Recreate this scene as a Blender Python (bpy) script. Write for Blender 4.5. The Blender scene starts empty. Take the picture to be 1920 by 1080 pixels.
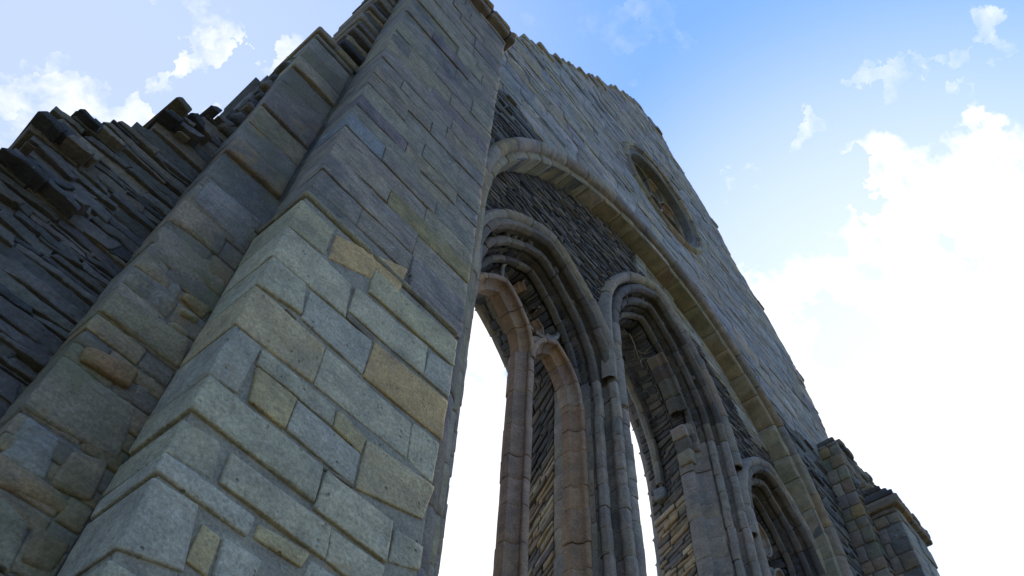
import bpy, math, random
import numpy as np
from mathutils import Matrix, Vector
random.seed(7)
RNG = np.random.default_rng(11)
GZ = 1.6                                    # camera height above the ground
SC = bpy.context.scene
COL = SC.collection

# ------------------------------------------------------------------ camera
YAW, PITCH, ROLL, FPX = math.radians(46.586), math.radians(55.832), math.radians(4.237), 1534.3
fw = np.array([math.sin(YAW) * math.cos(PITCH), math.cos(YAW) * math.cos(PITCH), math.sin(PITCH)])
rt = np.cross(fw, [0, 0, 1.0]); rt /= np.linalg.norm(rt)
up = np.cross(rt, fw)
rt, up = math.cos(ROLL) * rt + math.sin(ROLL) * up, -math.sin(ROLL) * rt + math.cos(ROLL) * up
cam = bpy.data.objects.new('camera', bpy.data.cameras.new('camera'))
COL.objects.link(cam)
cam.data.sensor_width = 36.0
cam.data.lens = FPX / 1920 * 36.0
cam.data.clip_start = 0.05
cam.data.clip_end = 5000
M4 = Matrix(((rt[0], up[0], -fw[0], 0), (rt[1], up[1], -fw[1], 0), (rt[2], up[2], -fw[2], GZ), (0, 0, 0, 1)))
cam.matrix_world = M4
SC.camera = cam


def ray(px, py):
    d = fw + (px - 960) / FPX * rt - (py - 540) / FPX * up
    return d / np.linalg.norm(d)


def tr(px, py, Y):
    """direction of a traced corner met with the real plane y = Y -> (x, z) in metres"""
    d = ray(px, py)
    return d[0] * Y / d[1], d[2] * Y / d[1]


# ------------------------------------------------------------------ value noise
def _h(i, j, k, s):
    n = (i * 374761393 + j * 668265263 + k * 1274126177 + s * 974711) & 0x7fffffff
    n = ((n ^ (n >> 13)) * 1103515245 + 12345) & 0x7fffffff
    n = (n ^ (n >> 16)) & 0x7fffffff
    return (n % 65536) / 32767.5 - 1.0


def vnoise(P, s=0):
    I = np.floor(P).astype(np.int64)
    f = P - I
    f = f * f * (3 - 2 * f)
    r = 0
    for a in (0, 1):
        for b in (0, 1):
            for c in (0, 1):
                w = (f[:, 0] if a else 1 - f[:, 0]) * (f[:, 1] if b else 1 - f[:, 1]) * (f[:, 2] if c else 1 - f[:, 2])
                r = r + w * _h(I[:, 0] + a, I[:, 1] + b, I[:, 2] + c, s)
    return r


def n1(x, s=0):
    return float(vnoise(np.array([[x, s * 7.31, 0.5]]))[0])


# ------------------------------------------------------------------ mesh accumulator
class Acc:
    def __init__(self):
        self.V, self.F, self.C, self.A, self.S, self.n = [], [], [], [], [], 0

    def add(self, V, F, col, amp=0.0, seed=None):
        V = np.asarray(V, float).reshape(-1, 3)
        F = np.asarray(F, np.int64).reshape(-1, 4)
        if seed is None:
            seed = RNG.random() * 50
        self.V.append(V); self.F.append(F + self.n)
        self.C.append(np.tile(np.array(col, float)[:3], (len(V), 1)))
        self.A.append(np.full(len(V), amp)); self.S.append(np.full(len(V), seed))
        self.n += len(V)

    def build(self, name, mat, parent=None, smooth=True, sharp=50, fine=1.0):
        V = np.concatenate(self.V); F = np.concatenate(self.F)
        A = np.concatenate(self.A); S = np.concatenate(self.S)
        if A.max() > 0:
            for (sc, k) in ((0.22, 1.0), (0.07, 0.45), (0.025, 0.22 * fine)):
                Q = V / sc + S[:, None]
                D = np.stack([vnoise(Q, 1), vnoise(Q + 17.3, 2), vnoise(Q + 41.9, 3)], 1)
                V = V + D * (A * k)[:, None]
        V = V + np.array([0, 0, GZ])
        me = bpy.data.meshes.new(name)
        me.vertices.add(len(V)); me.vertices.foreach_set('co', V.astype(np.float32).ravel())
        me.loops.add(F.size); me.loops.foreach_set('vertex_index', F.astype(np.int32).ravel())
        me.polygons.add(len(F))
        me.polygons.foreach_set('loop_start', np.arange(0, F.size, 4, dtype=np.int32))
        me.polygons.foreach_set('loop_total', np.full(len(F), 4, np.int32))
        me.update(calc_edges=True)
        me.validate()
        at = me.color_attributes.new('tint', 'FLOAT_COLOR', 'POINT')
        C = np.concatenate(self.C)
        at.data.foreach_set('color', np.c_[C, np.ones(len(C))].astype(np.float32).ravel())
        me.polygons.foreach_set('use_smooth', np.full(len(me.polygons), smooth))
        if smooth and sharp:
            me.set_sharp_from_angle(angle=math.radians(sharp))
        me.materials.append(mat)
        o = bpy.data.objects.new(name, me)
        COL.objects.link(o)
        if parent is not None:
            o.parent = parent
            o.matrix_parent_inverse = Matrix.Translation(-Vector(world_loc(parent)))
        return o


def world_loc(o):
    return o.location if o.type == 'EMPTY' else (0, 0, 0)      # parts are modelled in place


def thing(name, label, cat, loc, group=None):
    o = bpy.data.objects.new(name, None)
    o.empty_display_size = 0.2
    COL.objects.link(o)
    o.location = (loc[0], loc[1], loc[2] + GZ)
    o['label'] = label; o['category'] = cat; o['kind'] = 'thing'
    if group:
        o['group'] = group
    return o


# ------------------------------------------------------------------ stones
def stone(acc, Q, M, col, d0=0.0, depth=0.12, r=0.015, cell=0.05, amp=0.006, bulge=0.0, rings=3, seed=None):
    """rounded block: Q = 4 (u,v) corners (bl, br, tr, tl) laid on a surface by M(u, v, d)"""
    Q = np.asarray(Q, float)
    w = (np.linalg.norm(Q[1] - Q[0]) + np.linalg.norm(Q[2] - Q[3])) / 2
    h = (np.linalg.norm(Q[3] - Q[0]) + np.linalg.norm(Q[2] - Q[1])) / 2
    if w < 0.01 or h < 0.008:
        return
    r = min(r, 0.42 * min(w, h))

    def axis(L):
        n = max(1, int(round((L - 2 * r) / cell)))
        inn = np.linspace(-L / 2 + r, L / 2 - r, n + 1)
        th = np.linspace(0, math.pi / 2, rings + 1)[1:]
        pos = np.concatenate([[-L / 2 + r] * (rings + 1), inn, [L / 2 - r] * (rings + 1)])
        s = np.concatenate([[-1.0], -np.sin(th[::-1]), np.zeros(n + 1), np.sin(th), [1.0]])
        e = np.zeros(len(pos)); e[0] = e[-1] = 1
        return pos, s, e
    pu, su, eu = axis(w); pv, sv, ev = axis(h)
    PU, PV = np.meshgrid(pu, pv, indexing='ij'); A, B = np.meshgrid(su, sv, indexing='ij')
    E = np.maximum(*np.meshgrid(eu, ev, indexing='ij'))
    m = np.sqrt(np.maximum(1, A * A + B * B)); A = A / m; B = B / m
    Z = np.sqrt(np.maximum(0, 1 - A * A - B * B))
    x = PU + r * A; y = PV + r * B
    d = d0 - r + r * Z + bulge * np.clip(1 - (2 * x / w) ** 2, 0, 1) * np.clip(1 - (2 * y / h) ** 2, 0, 1)
    d = np.where(E > 0, d0 - depth, d)
    s = (x / w + .5).ravel(); t = (y / h + .5).ravel()
    uv = ((1 - s) * (1 - t))[:, None] * Q[0] + (s * (1 - t))[:, None] * Q[1] + (s * t)[:, None] * Q[2] + ((1 - s) * t)[:, None] * Q[3]
    P = M(uv[:, 0], uv[:, 1], d.ravel())
    nu, nv = len(pu), len(pv)
    i, j = np.meshgrid(np.arange(nu - 1), np.arange(nv - 1), indexing='ij')
    a = (i * nv + j).ravel()
    acc.add(P, np.stack([a, a + nv, a + nv + 1, a + 1], 1), col, amp, seed)


def front(Y):
    return lambda u, v, d: np.stack([u, Y - d, v], 1)


def leftface(X):                      # a face looking to -X; u runs with +Y
    return lambda u, v, d: np.stack([X - d, u, v], 1)


def box(acc, a, b, col, cell=0.25, amp=0.0, taper=None):
    """plain gridded box (cores, slabs)"""
    a = np.array(a, float); b = np.array(b, float)
    for ax in range(3):
        o = [k for k in range(3) if k != ax]
        nu = max(1, int((b[o[0]] - a[o[0]]) / cell)); nv = max(1, int((b[o[1]] - a[o[1]]) / cell))
        for side in (0, 1):
            U, W = np.meshgrid(np.linspace(a[o[0]], b[o[0]], nu + 1), np.linspace(a[o[1]], b[o[1]], nv + 1), indexing='ij')
            P = np.zeros((U.size, 3)); P[:, o[0]] = U.ravel(); P[:, o[1]] = W.ravel(); P[:, ax] = (a, b)[side][ax]
            i, j = np.meshgrid(np.arange(nu), np.arange(nv), indexing='ij'); q = (i * (nv + 1) + j).ravel()
            acc.add(P, np.stack([q, q + nv + 1, q + nv + 2, q + 1], 1), col, amp, 3.0)


WB = np.array((1.28, 1.085, .88))


def pick(pal, v=0.11):
    c = np.array(pal[RNG.integers(len(pal))], float)
    return c * WB * (1 + RNG.normal() * v) * (1 + RNG.normal(size=3) * 0.02)


ASH = [(.27, .275, .25), (.30, .30, .265), (.25, .26, .25), (.33, .30, .24), (.24, .25, .25), (.31, .285, .22), (.28, .28, .26)]
ASHW = ASH + [(.38, .27, .13), (.33, .25, .16)]
DARKASH = [(.17, .16, .15), (.20, .18, .155), (.15, .15, .15), (.19, .16, .12), (.22, .18, .12)]
SLATE = [(.05, .055, .07), (.07, .075, .09), (.095, .095, .105), (.04, .045, .06), (.14, .135, .125), (.06, .06, .07), (.085, .08, .075)]
SLATEL = [(.085, .092, .10), (.10, .105, .11), (.06, .066, .078), (.125, .115, .10), (.07, .075, .075)]
MORT = (.16, .145, .125)
WARM = [(.25, .195, .165), (.27, .20, .15), (.24, .19, .165), (.27, .195, .135)]
JAMB = [(.215, .20, .185), (.235, .22, .205), (.20, .19, .18), (.225, .20, .17), (.21, .20, .195)]
BUFF = [(.22, .205, .16), (.24, .22, .17), (.21, .20, .16), (.23, .205, .15), (.24, .23, .19)]


def intervals(inside, z, x0, x1, step=0.04):
    xs = np.arange(x0, x1 + step, step)
    m = inside(xs, np.full(len(xs), z))
    out, st = [], None
    for k, v in enumerate(m):
        if v and st is None: st = xs[k]
        if not v and st is not None:
            out.append([st, xs[k - 1]]); st = None
    if st is not None: out.append([st, xs[-1]])
    return out


def courses(acc, M, inside, z0, z1, x0, x1, hr, lr, pal, r=0.012, cell=0.08, amp=0.006, joint=0.012, out=0.008, depth=0.1, snap=True, bulge=0.004,
            rings=2, split=0.0, step=0.04, tilt=0.0, wav=0.0):
    z = z0
    while z < z1:
        h = random.uniform(*hr)
        zt = min(z + h, z1)
        iv = intervals(inside, (z + zt) / 2, x0, x1, step)
        lo = intervals(inside, z + .003, x0, x1, step) if snap else []
        hi = intervals(inside, zt - .003, x0, x1, step) if snap else []
        for a, b in iv:
            def near(L, e, k):
                c = [q[k] for q in L if abs(q[k] - e) < 0.9 * (zt - z) + .03]
                return min(c, key=lambda v: abs(v - e)) if c else e
            la, ha, lb, hb = near(lo, a, 0), near(hi, a, 0), near(lo, b, 1), near(hi, b, 1)
            x = a; first = True
            while x < b - 1e-4:
                L = random.uniform(*lr)
                xe = x + L
                last = False
                if b - xe < lr[0] * .6: xe = b; last = True
                sl = random.uniform(-1, 1) * tilt
                q = [[x + joint / 2, z + joint / 2], [xe - joint / 2, z + joint / 2 + sl * .5], [xe - joint / 2, zt - joint / 2 + sl], [x + joint / 2, zt - joint / 2 + sl * .5]]
                if first: q[0][0], q[3][0] = la, ha
                if last: q[1][0], q[2][0] = lb, hb
                parts = [q]
                if random.random() < split and zt - z > hr[0] * 1.2:
                    m = random.uniform(.35, .65)
                    ml = [q[0][k] * (1 - m) + q[3][k] * m for k in (0, 1)]; mr = [q[1][k] * (1 - m) + q[2][k] * m for k in (0, 1)]
                    j = joint / 2
                    parts = [[q[0], q[1], [mr[0], mr[1] - j], [ml[0], ml[1] - j]], [[ml[0], ml[1] + j], [mr[0], mr[1] + j], q[2], q[3]]]
                for pq in parts:
                    if wav:
                        for c in pq: c[1] = c[1] + wav * n1(c[0] * 1.3 + 3, 2) + wav * .5 * n1(c[0] * 3.1, 5)
                    stone(acc, pq, M, pick(pal), d0=RNG.normal() * out, depth=depth, r=r * random.uniform(.7, 1.4), cell=cell, amp=amp, bulge=bulge, rings=rings)
                x = xe; first = False
        z = zt


# ------------------------------------------------------------------ two-centred arch path
class Arch:
    """c centre x, h half width, zs springing, R radius at n=0, legs down to z0"""
    def __init__(s, c, h, zs, R, zL, zR):
        s.c, s.h, s.zs, s.R, s.LL, s.LR = c, h, zs, R, zs - zL, zs - zR
        s.th0 = math.acos((R - h) / R)
        s.A = R * s.th0
        s.T = s.LL + 2 * s.A + s.LR

    def pt(s, t, n):
        """t, n arrays -> x, z"""
        t = np.asarray(t, float); n = np.asarray(n, float)
        t, n = np.broadcast_arrays(t, n)
        Rn = s.R + n
        th = np.arccos(np.clip((s.R - s.h) / Rn, -1, 1))
        x = np.empty(t.shape); z = np.empty(t.shape)
        a = t - s.LL
        k1 = a < 0
        x = np.where(k1, s.c - s.h - n, 0); z = np.where(k1, s.zs + a, 0)
        k2 = (a >= 0) & (a <= s.A)
        f = a / s.A * th
        x = np.where(k2, s.c - s.h + s.R - Rn * np.cos(f), x); z = np.where(k2, s.zs + Rn * np.sin(f), z)
        k3 = (a > s.A) & (a <= 2 * s.A)
        f = (2 * s.A - a) / s.A * th
        x = np.where(k3, s.c + s.h - s.R + Rn * np.cos(f), x); z = np.where(k3, s.zs + Rn * np.sin(f), z)
        k4 = a > 2 * s.A
        x = np.where(k4, s.c + s.h + n, x); z = np.where(k4, s.zs - (a - 2 * s.A), z)
        return x, z

    def inside(s, x, z, n=0.0):
        Rn = s.R + n
        m = (np.abs(x - s.c) < s.h + n) & (z < s.zs) & (z > s.zs - max(s.LL, s.LR))
        up_ = (z >= s.zs) & (np.hypot(x - (s.c - s.h + s.R), z - s.zs) < Rn) & (np.hypot(x - (s.c + s.h - s.R), z - s.zs) < Rn)
        return m | up_


def sweep(acc, arch, prof, pal, t0=0, t1=None, blk=(0.22, 0.4), cell=0.08, groove=0.006, amp=0.004, xoff=0.0, damage=0.0):
    """profile [(n, y)] swept along the arch, cut into separate voussoirs with fine joints"""
    t1 = arch.T if t1 is None else t1
    P = np.array(prof, float)
    cen = P.mean(0)
    t = t0
    while t < t1 - 1e-3:
        te = t + random.uniform(*blk)
        if t1 - te < blk[0] * .5: te = t1
        if random.random() >= damage:
            n = max(1, int((te - t) / cell))
            ts = np.concatenate([[t + .0005, t + .002], np.linspace(t + .012, te - .012, n + 1), [te - .002, te - .0005]])
            sh = np.concatenate([[groove * 4, groove], np.zeros(n + 1), [groove, groove * 4]])
            # keep the apex mitre crisp
            dx, dy = RNG.normal() * .0035, RNG.normal() * .0035
            T, N = np.meshgrid(ts, P[:, 0], indexing='ij'); _, Y = np.meshgrid(ts, P[:, 1], indexing='ij')
            S = sh[:, None] * np.ones(len(P))
            # shrink into the wall (outwards in n, back in y)
            N2 = N + S * .7 + dx; Y2 = Y + S + dy
            x, z = arch.pt(T, N2)
            V = np.stack([x + xoff, Y2, z], -1).reshape(-1, 3)
            m = len(P)
            i, j = np.meshgrid(np.arange(len(ts) - 1), np.arange(m - 1), indexing='ij'); q = (i * m + j).ravel()
            acc.add(V, np.stack([q, q + m, q + m + 1, q + 1], 1), pick(pal, .05), amp)
        t = te


def roll(n, y, r, a0=-180, a1=90, k=10):
    """round moulding: arc points from the opening side round the front to the outer side"""
    out = []
    for a in np.linspace(a0, a1, k):
        q = 1 + (.16 if abs(a - 232) < 14 else 0)
        out.append((n + r * q * math.cos(math.radians(a)), y + r * q * math.sin(math.radians(a))))
    return out


def loft(acc, fa, fb, ts, ns, col, amp=0.0):
    """surface between curve fa(t) and fb(t) (each -> Nx3)"""
    A = fa(ts); B = fb(ts)
    s = np.linspace(0, 1, ns + 1)
    V = (A[:, None, :] * (1 - s)[None, :, None] + B[:, None, :] * s[None, :, None]).reshape(-1, 3)
    m = ns + 1
    i, j = np.meshgrid(np.arange(len(ts) - 1), np.arange(ns), indexing='ij'); q = (i * m + j).ravel()
    acc.add(V, np.stack([q, q + m, q + m + 1, q + 1], 1), col, amp, 1.0)


def tube(acc, pts, rad, col, k=8, amp=0.0, flat=None):
    """tapered bar along 3-D points; rad list or float; flat = (a, b) half sizes -> lozenge bar section"""
    P = np.array(pts, float); n = len(P)
    rad = np.full(n, rad) if np.isscalar(rad) else np.array(rad, float)
    T = np.gradient(P, axis=0); T /= np.linalg.norm(T, axis=1)[:, None]
    V = []
    for i in range(n):
        a = np.cross(T[i], [0, 1, 0])
        if np.linalg.norm(a) < 1e-3: a = np.array([1.0, 0, 0])
        a /= np.linalg.norm(a); b = np.cross(T[i], a); b /= np.linalg.norm(b)
        if b[1] < 0: b = -b
        if flat is None:
            for j in range(k):
                th = 2 * math.pi * j / k; V.append(P[i] + rad[i] * (math.cos(th) * a + math.sin(th) * b))
        else:
            sec = BAR
            for (pa, pb) in sec: V.append(P[i] + a * pa * flat[0] * rad[i] + b * pb * flat[1] * rad[i])
    m = k if flat is None else len(BAR)
    F = [[i * m + j, i * m + (j + 1) % m, (i + 1) * m + (j + 1) % m, (i + 1) * m + j] for i in range(n - 1) for j in range(m)]
    for e in (0, n - 1):
        c = len(V); V.append(P[e])
        F += [[c, e * m + j, e * m + (j + 1) % m, c] for j in range(m)]
    # degenerate quads as caps are dropped by validate -> use real quads pairing
    F = [f for f in F if len(set(f)) == 4]
    acc.add(V, F, col, amp)
    return m


BAR = [(-.24, -1), (-.30, -.92), (-.30, -.80), (-.24, -.70), (-.36, -.48), (-.60, -.26), (-1, -.16), (-1, .35), (-.7, .9), (0, 1), (.7, .9), (1, .35), (1, -.16), (.60, -.26), (.36, -.48), (.24, -.70), (.30, -.80), (.30, -.92), (.24, -1), (0, -1.05)]


def bar(acc, pts, ha, hb, pal, blk=0.28, amp=0.004, taper=1.0):
    """tracery bar of moulded section cut into blocks along its path"""
    P = np.array(pts, float)
    L = np.concatenate([[0], np.cumsum(np.linalg.norm(np.diff(P, axis=0), axis=1))])
    t = 0
    while t < L[-1] - .02:
        te = min(L[-1], t + blk * random.uniform(.7, 1.3))
        if L[-1] - te < .08: te = L[-1]
        n = max(2, int((te - t) / .05))
        tt = np.concatenate([[t + .001], np.linspace(t + .008, te - .008, n), [te - .001]])
        pp = np.stack([np.interp(tt, L, P[:, k]) for k in range(3)], 1)
        rr = np.ones(len(tt)); rr[0] = rr[-1] = .9
        tube(acc, pp, rr * (1 + RNG.normal() * .02), pick(pal, .05), flat=(ha, hb), amp=amp)
        t = te


def arcpts(cx, cz, R, a0, a1, y, n=24):
    return [(cx + R * math.cos(math.radians(a)), y, cz + R * math.sin(math.radians(a))) for a in np.linspace(a0, a1, n)]


# ------------------------------------------------------------------ materials
def new_mat(name):
    m = bpy.data.materials.new(name); m.use_nodes = True
    nt = m.node_tree; nt.nodes.clear()
    return m, nt


def stone_mat(name, stain=0.5, lichen=0.3, streak=0.3, bump=0.6, grain=70, moss=0.0, rough=0.9, pits=0.4, ochre=0.25, val=1.0):
    m, nt = new_mat(name); N = nt.nodes; L = nt.links
    out = N.new('ShaderNodeOutputMaterial'); b = N.new('ShaderNodeBsdfPrincipled')
    b.inputs['Roughness'].default_value = rough; b.inputs['Specular IOR Level'].default_value = 0.2
    L.new(b.outputs[0], out.inputs[0])
    at = N.new('ShaderNodeAttribute'); at.attribute_name = 'tint'
    tc = N.new('ShaderNodeNewGeometry')

    def noise(scale, detail=5, rough_=.6, vec=None, dist=0):
        n = N.new('ShaderNodeTexNoise'); n.inputs['Scale'].default_value = scale; n.inputs['Detail'].default_value = detail
        n.inputs['Roughness'].default_value = rough_; n.inputs['Distortion'].default_value = dist
        L.new(vec or tc.outputs['Position'], n.inputs['Vector']); return n.outputs['Fac']

    def ramp(src, a, c, lo=0.0, hi=1.0):
        r_ = N.new('ShaderNodeMapRange'); r_.inputs[1].default_value = a; r_.inputs[2].default_value = c
        r_.inputs[3].default_value = lo; r_.inputs[4].default_value = hi
        L.new(src, r_.inputs[0]); return r_.outputs[0]

    def mix(fac, A, B, mode='MIX'):
        x = N.new('ShaderNodeMix'); x.data_type = 'RGBA'; x.blend_type = mode
        if isinstance(fac, float): x.inputs[0].default_value = fac
        else: L.new(fac, x.inputs[0])
        for s_, v in ((6, A), (7, B)):
            if isinstance(v, tuple): x.inputs[s_].default_value = (*v, 1)
            else: L.new(v, x.inputs[s_])
        return x.outputs[2]

    def math_(op, a, c):
        x = N.new('ShaderNodeMath'); x.operation = op
        for k, v in ((0, a), (1, c)):
            if isinstance(v, (int, float)): x.inputs[k].default_value = v
            else: L.new(v, x.inputs[k])
        return x.outputs[0]
    mp = N.new('ShaderNodeMapping'); mp.inputs['Scale'].default_value = (1, 1, 5.5)
    L.new(tc.outputs['Position'], mp.inputs['Vector']); lam = mp.outputs[0]
    big = noise(1.3, 4); mid = noise(7, 6, .65); fine = noise(grain, 5, .7); lamn = noise(6, 6, .7, lam, .6)
    c = at.outputs['Color']
    c = mix(1.0, c, mix(ramp(mid, .3, .7), (.72 * val, .72 * val, .74 * val), (1.25 * val, 1.24 * val, 1.2 * val)), 'MULTIPLY')
    c = mix(1.0, c, mix(ramp(fine, .25, .75), (.58, .58, .58), (1.42, 1.42, 1.42)), 'MULTIPLY')
    c = mix(ramp(lamn, .45, .68, 0, streak), c, (.10, .09, .085))
    c = mix(ramp(noise(2.1, 6, .7, None, .8), .52, .70, 0, stain), c, (.085, .085, .095))
    c = mix(ramp(noise(3.4, 5, .6, None, .5), .62, .74, 0, ochre), c, (.33, .20, .07))
    c = mix(ramp(noise(9, 8, .78, None, .4), .60, .68, 0, lichen), c, (.42, .43, .42))
    if moss: c = mix(ramp(noise(2.7, 6, .7, None, .3), .47, .62, 0, moss), c, (.14, .14, .06))
    L.new(c, b.inputs['Base Color'])
    # pits
    vo = N.new('ShaderNodeTexVoronoi'); vo.inputs['Scale'].default_value = 34; L.new(tc.outputs['Position'], vo.inputs['Vector'])
    pit = math_('MULTIPLY', ramp(vo.outputs['Distance'], .0, .28, 1, 0), ramp(noise(11, 3), .55, .66, 0, pits))
    hgt = math_('ADD', math_('MULTIPLY', fine, .35), math_('ADD', math_('MULTIPLY', mid, 1.1), math_('MULTIPLY', lamn, 1.0 * streak + .25)))
    hgt = math_('SUBTRACT', hgt, pit)
    # shallow worn dents a hand wide
    hgt = math_('ADD', hgt, math_('MULTIPLY', noise(13, 4, .5), .8))
    bp = N.new('ShaderNodeBump'); bp.inputs['Strength'].default_value = bump; bp.inputs['Distance'].default_value = .02
    L.new(hgt, bp.inputs['Height']); L.new(bp.outputs[0], b.inputs['Normal'])
    return m


M_ASH = stone_mat('ashlar_sandstone', stain=.35, lichen=.2, streak=.12, bump=.9, pits=1.5, ochre=.7)
M_ASHU = stone_mat('weathered_sandstone', stain=.7, lichen=.55, streak=.6, bump=1.1, pits=.6, ochre=.6, val=.96)
M_ASHF = stone_mat('facade_sandstone', stain=.45, lichen=.35, streak=.35, bump=.8, pits=.3, grain=40)
M_PIL = stone_mat('stained_sandstone', stain=.6, lichen=.2, streak=.4, bump=.8, ochre=.9, moss=.45, val=.95)
M_SLT = stone_mat('slate_rubble', stain=.4, lichen=.3, streak=.4, bump=1.0, ochre=.1, grain=50)
M_MOR = stone_mat('lime_mortar', stain=.5, lichen=.1, streak=.1, bump=1.0, grain=90, moss=.15, pits=.9)
M_JAM = stone_mat('moulded_sandstone', stain=.6, lichen=.22, streak=.15, bump=.8, pits=.7, ochre=.35)
M_BUF = stone_mat('buff_sandstone', stain=.35, lichen=.12, streak=.15, bump=.4, ochre=.35, moss=.35)
M_WRM = stone_mat('pink_sandstone', stain=.5, lichen=.12, streak=.2, bump=.8, pits=.7, ochre=.55)

# ------------------------------------------------------------------ the west front
XC = 6.2
main = Arch(6.2, 3.62, 7.1, 3.62, -1.6, -1.6)
W1 = Arch(3.81, 0.77, 6.52, 1.39, 0.3, 0.3)
W2 = Arch(6.30, 0.90, 7.75, 2.15, 0.3, 0.3)
W3 = Arch(8.80, 0.67, 6.84, 1.25, 0.3, 0.3)
GAB = np.array([(2.0, 11.7), (2.69, 12.67), (3.51, 13.9), (4.0, 14.47), (4.92, 15.59), (5.88, 17.0), (6.6, 17.89), (7.13, 18.0), (7.69, 17.9), (8.18, 17.2), (9.0, 16.7),
                (9.46, 16.0), (9.95, 15.2), (10.82, 14.28), (11.50, 13.5), (11.86, 12.66), (12.05, 11.86), (12.2, 10.4)])


def top(x):
    return np.interp(x, GAB[:, 0], GAB[:, 1], left=10.5, right=9.2)


ROSE = (6.90, 13.62)
front_wall = thing('gable_wall', 'tall ruined stone gable with round arch over three pointed windows and a small wheel window', 'ruined wall', (6.3, 3.5, -1.6))


def curve_slab(name, outer, holes, y0, y1, mat, parent):
    cu = bpy.data.curves.new(name, 'CURVE'); cu.dimensions = '2D'; cu.fill_mode = 'BOTH'; cu.extrude = (y1 - y0) / 2
    for pts in [outer] + holes:
        sp = cu.splines.new('POLY'); sp.points.add(len(pts) - 1)
        for k, (x, z) in enumerate(pts): sp.points[k].co = (x, z, 0, 1)
        sp.use_cyclic_u = True
    ob = bpy.data.objects.new('tmp', cu); COL.objects.link(ob)
    dg = bpy.context.evaluated_depsgraph_get()
    me = bpy.data.meshes.new_from_object(ob.evaluated_get(dg))
    COL.objects.unlink(ob); bpy.data.objects.remove(ob)
    me.transform(Matrix(((1, 0, 0, 0), (0, 0, -1, (y0 + y1) / 2), (0, 1, 0, GZ), (0, 0, 0, 1))))
    me.name = name
    at = me.color_attributes.new('tint', 'FLOAT_COLOR', 'POINT')
    at.data.foreach_set('color', np.tile(np.array([*MORT, 1.0], np.float32), len(me.vertices)))
    me.materials.clear(); me.materials.append(mat)
    o = bpy.data.objects.new(name, me); COL.objects.link(o)
    if parent is not None:
        o.parent = parent; o.matrix_parent_inverse = Matrix.Translation(-Vector(parent.location))
    return o


def outline(arch, n, k=70):
    t = np.linspace(0, arch.T, k); x, z = arch.pt(t, np.full(k, n))
    return list(zip(x, z))


# wall cores (mortar) behind the facing stones
og = [(-0.1 + 1.9, -1.6), (1.8, 10.5)] + [(float(a), float(b) - .12) for a, b in GAB] + [(12.9, 9.2), (12.9, -1.6)]
rose_hole = [(ROSE[0] + 1.0 * math.cos(a), ROSE[1] + 1.0 * math.sin(a)) for a in np.linspace(0, 2 * math.pi, 48, endpoint=False)]
mh = [(main.c - main.h - .01, -1.59)] + [p for p in outline(main, .01) if p[1] > -1.5] + [(main.c + main.h + .01, -1.59)]
curve_slab('outer_core', og, [mh, rose_hole], 2.862, 3.16, M_MOR, front_wall)
w_h = [outline(W1, .36), outline(W2, .36), outline(W3, .36)]
curve_slab('inner_core', og, w_h + [rose_hole], 3.162, 3.60, M_MOR, front_wall)


def rear_curve(c, h, zs, R, zb):
    return Arch(c, h, zs, R, zb, zb)


R1 = rear_curve(3.83, 1.12, 6.4, 2.0, .3)
R2 = rear_curve(6.34, 1.25, 7.85, 2.5, .3)
R3 = rear_curve(8.8, 1.02, 6.7, 1.85, .3)
# back part of the thick wall, cut by the splayed rear arches (its own bays keep clear of each other)
bay = [outline(Arch(3.83, .85, 6.52, 1.6, .3, .3), .03), outline(Arch(6.3, .98, 7.75, 2.3, .3, .3), .03), outline(Arch(8.8, .75, 6.84, 1.4, .3, .3), .03)]

# facing: ashlar above, rubble in the spandrels
ash = Acc(); rub = Acc()


def f_out(x, z):
    return (x > 1.85) & (x < 12.15) & (z < top(x)) & ~main.inside(x, z, .10) & (np.hypot(x - ROSE[0], z - ROSE[1]) > 1.12)


def spandrel(x, z):
    return z < 9.75 + .25 * np.abs(x - 6.2) * .35 + .08 * np.sin(x * 5)


ASHF = [(c[0] * .84, c[1] * .88, c[2] * 1.03) for c in ASH] + [(.20, .20, .20), (.26, .24, .19), (.27, .28, .30), (.21, .2, .175)]
courses(ash, front(2.85), lambda x, z: f_out(x, z) & ~spandrel(x, z), 9.3, 18.2, 1.85, 12.15, (.13, .27), (.3, .9), ASHF, r=.008, cell=.08, amp=.010,
        joint=.004, out=.005, depth=.12, split=.12, tilt=.004, rings=2)
courses(rub, front(2.86), lambda x, z: f_out(x, z) & spandrel(x, z), 3.0, 10.6, 1.85, 11.4, (.04, .075), (.12, .5), SLATE + SLATEL[:2], r=.008, cell=.09, amp=.011, joint=.01, out=.018, depth=.1,
        split=.25, tilt=.01, rings=2)
rub.build('spandrel_rubble', M_SLT, front_wall)

# ragged stones standing along the broken gable edges (thickness of the wall head)
cp = ash
for k in range(len(GAB) - 1):
    a, b = GAB[k], GAB[k + 1]
    L = np.linalg.norm(b - a); n = max(1, int(L / .24))
    for i in range(n):
        p = a + (b - a) * (i + random.uniform(.2, .8)) / n
        left = p[0] < 6.8
        if not left and random.random() < .6: continue
        w = random.uniform(.22, .42); hh = random.uniform(.07, .13)
        z = p[1] - .08 + random.uniform(-.02, .05)
        box_d = random.uniform(.45, .68)
        stone(cp, [(p[0] - w / 2, z - hh / 2), (p[0] + w / 2, z - hh / 2), (p[0] + w / 2, z + hh / 2), (p[0] - w / 2, z + hh / 2)], front(2.85), pick(ASH if left else DARKASH + ASH), d0=random.uniform(-.02, .05),
              depth=box_d, r=.03, cell=.08, amp=.012)
ash.build('ashlar_facing', M_ASHF, front_wall)

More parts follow.
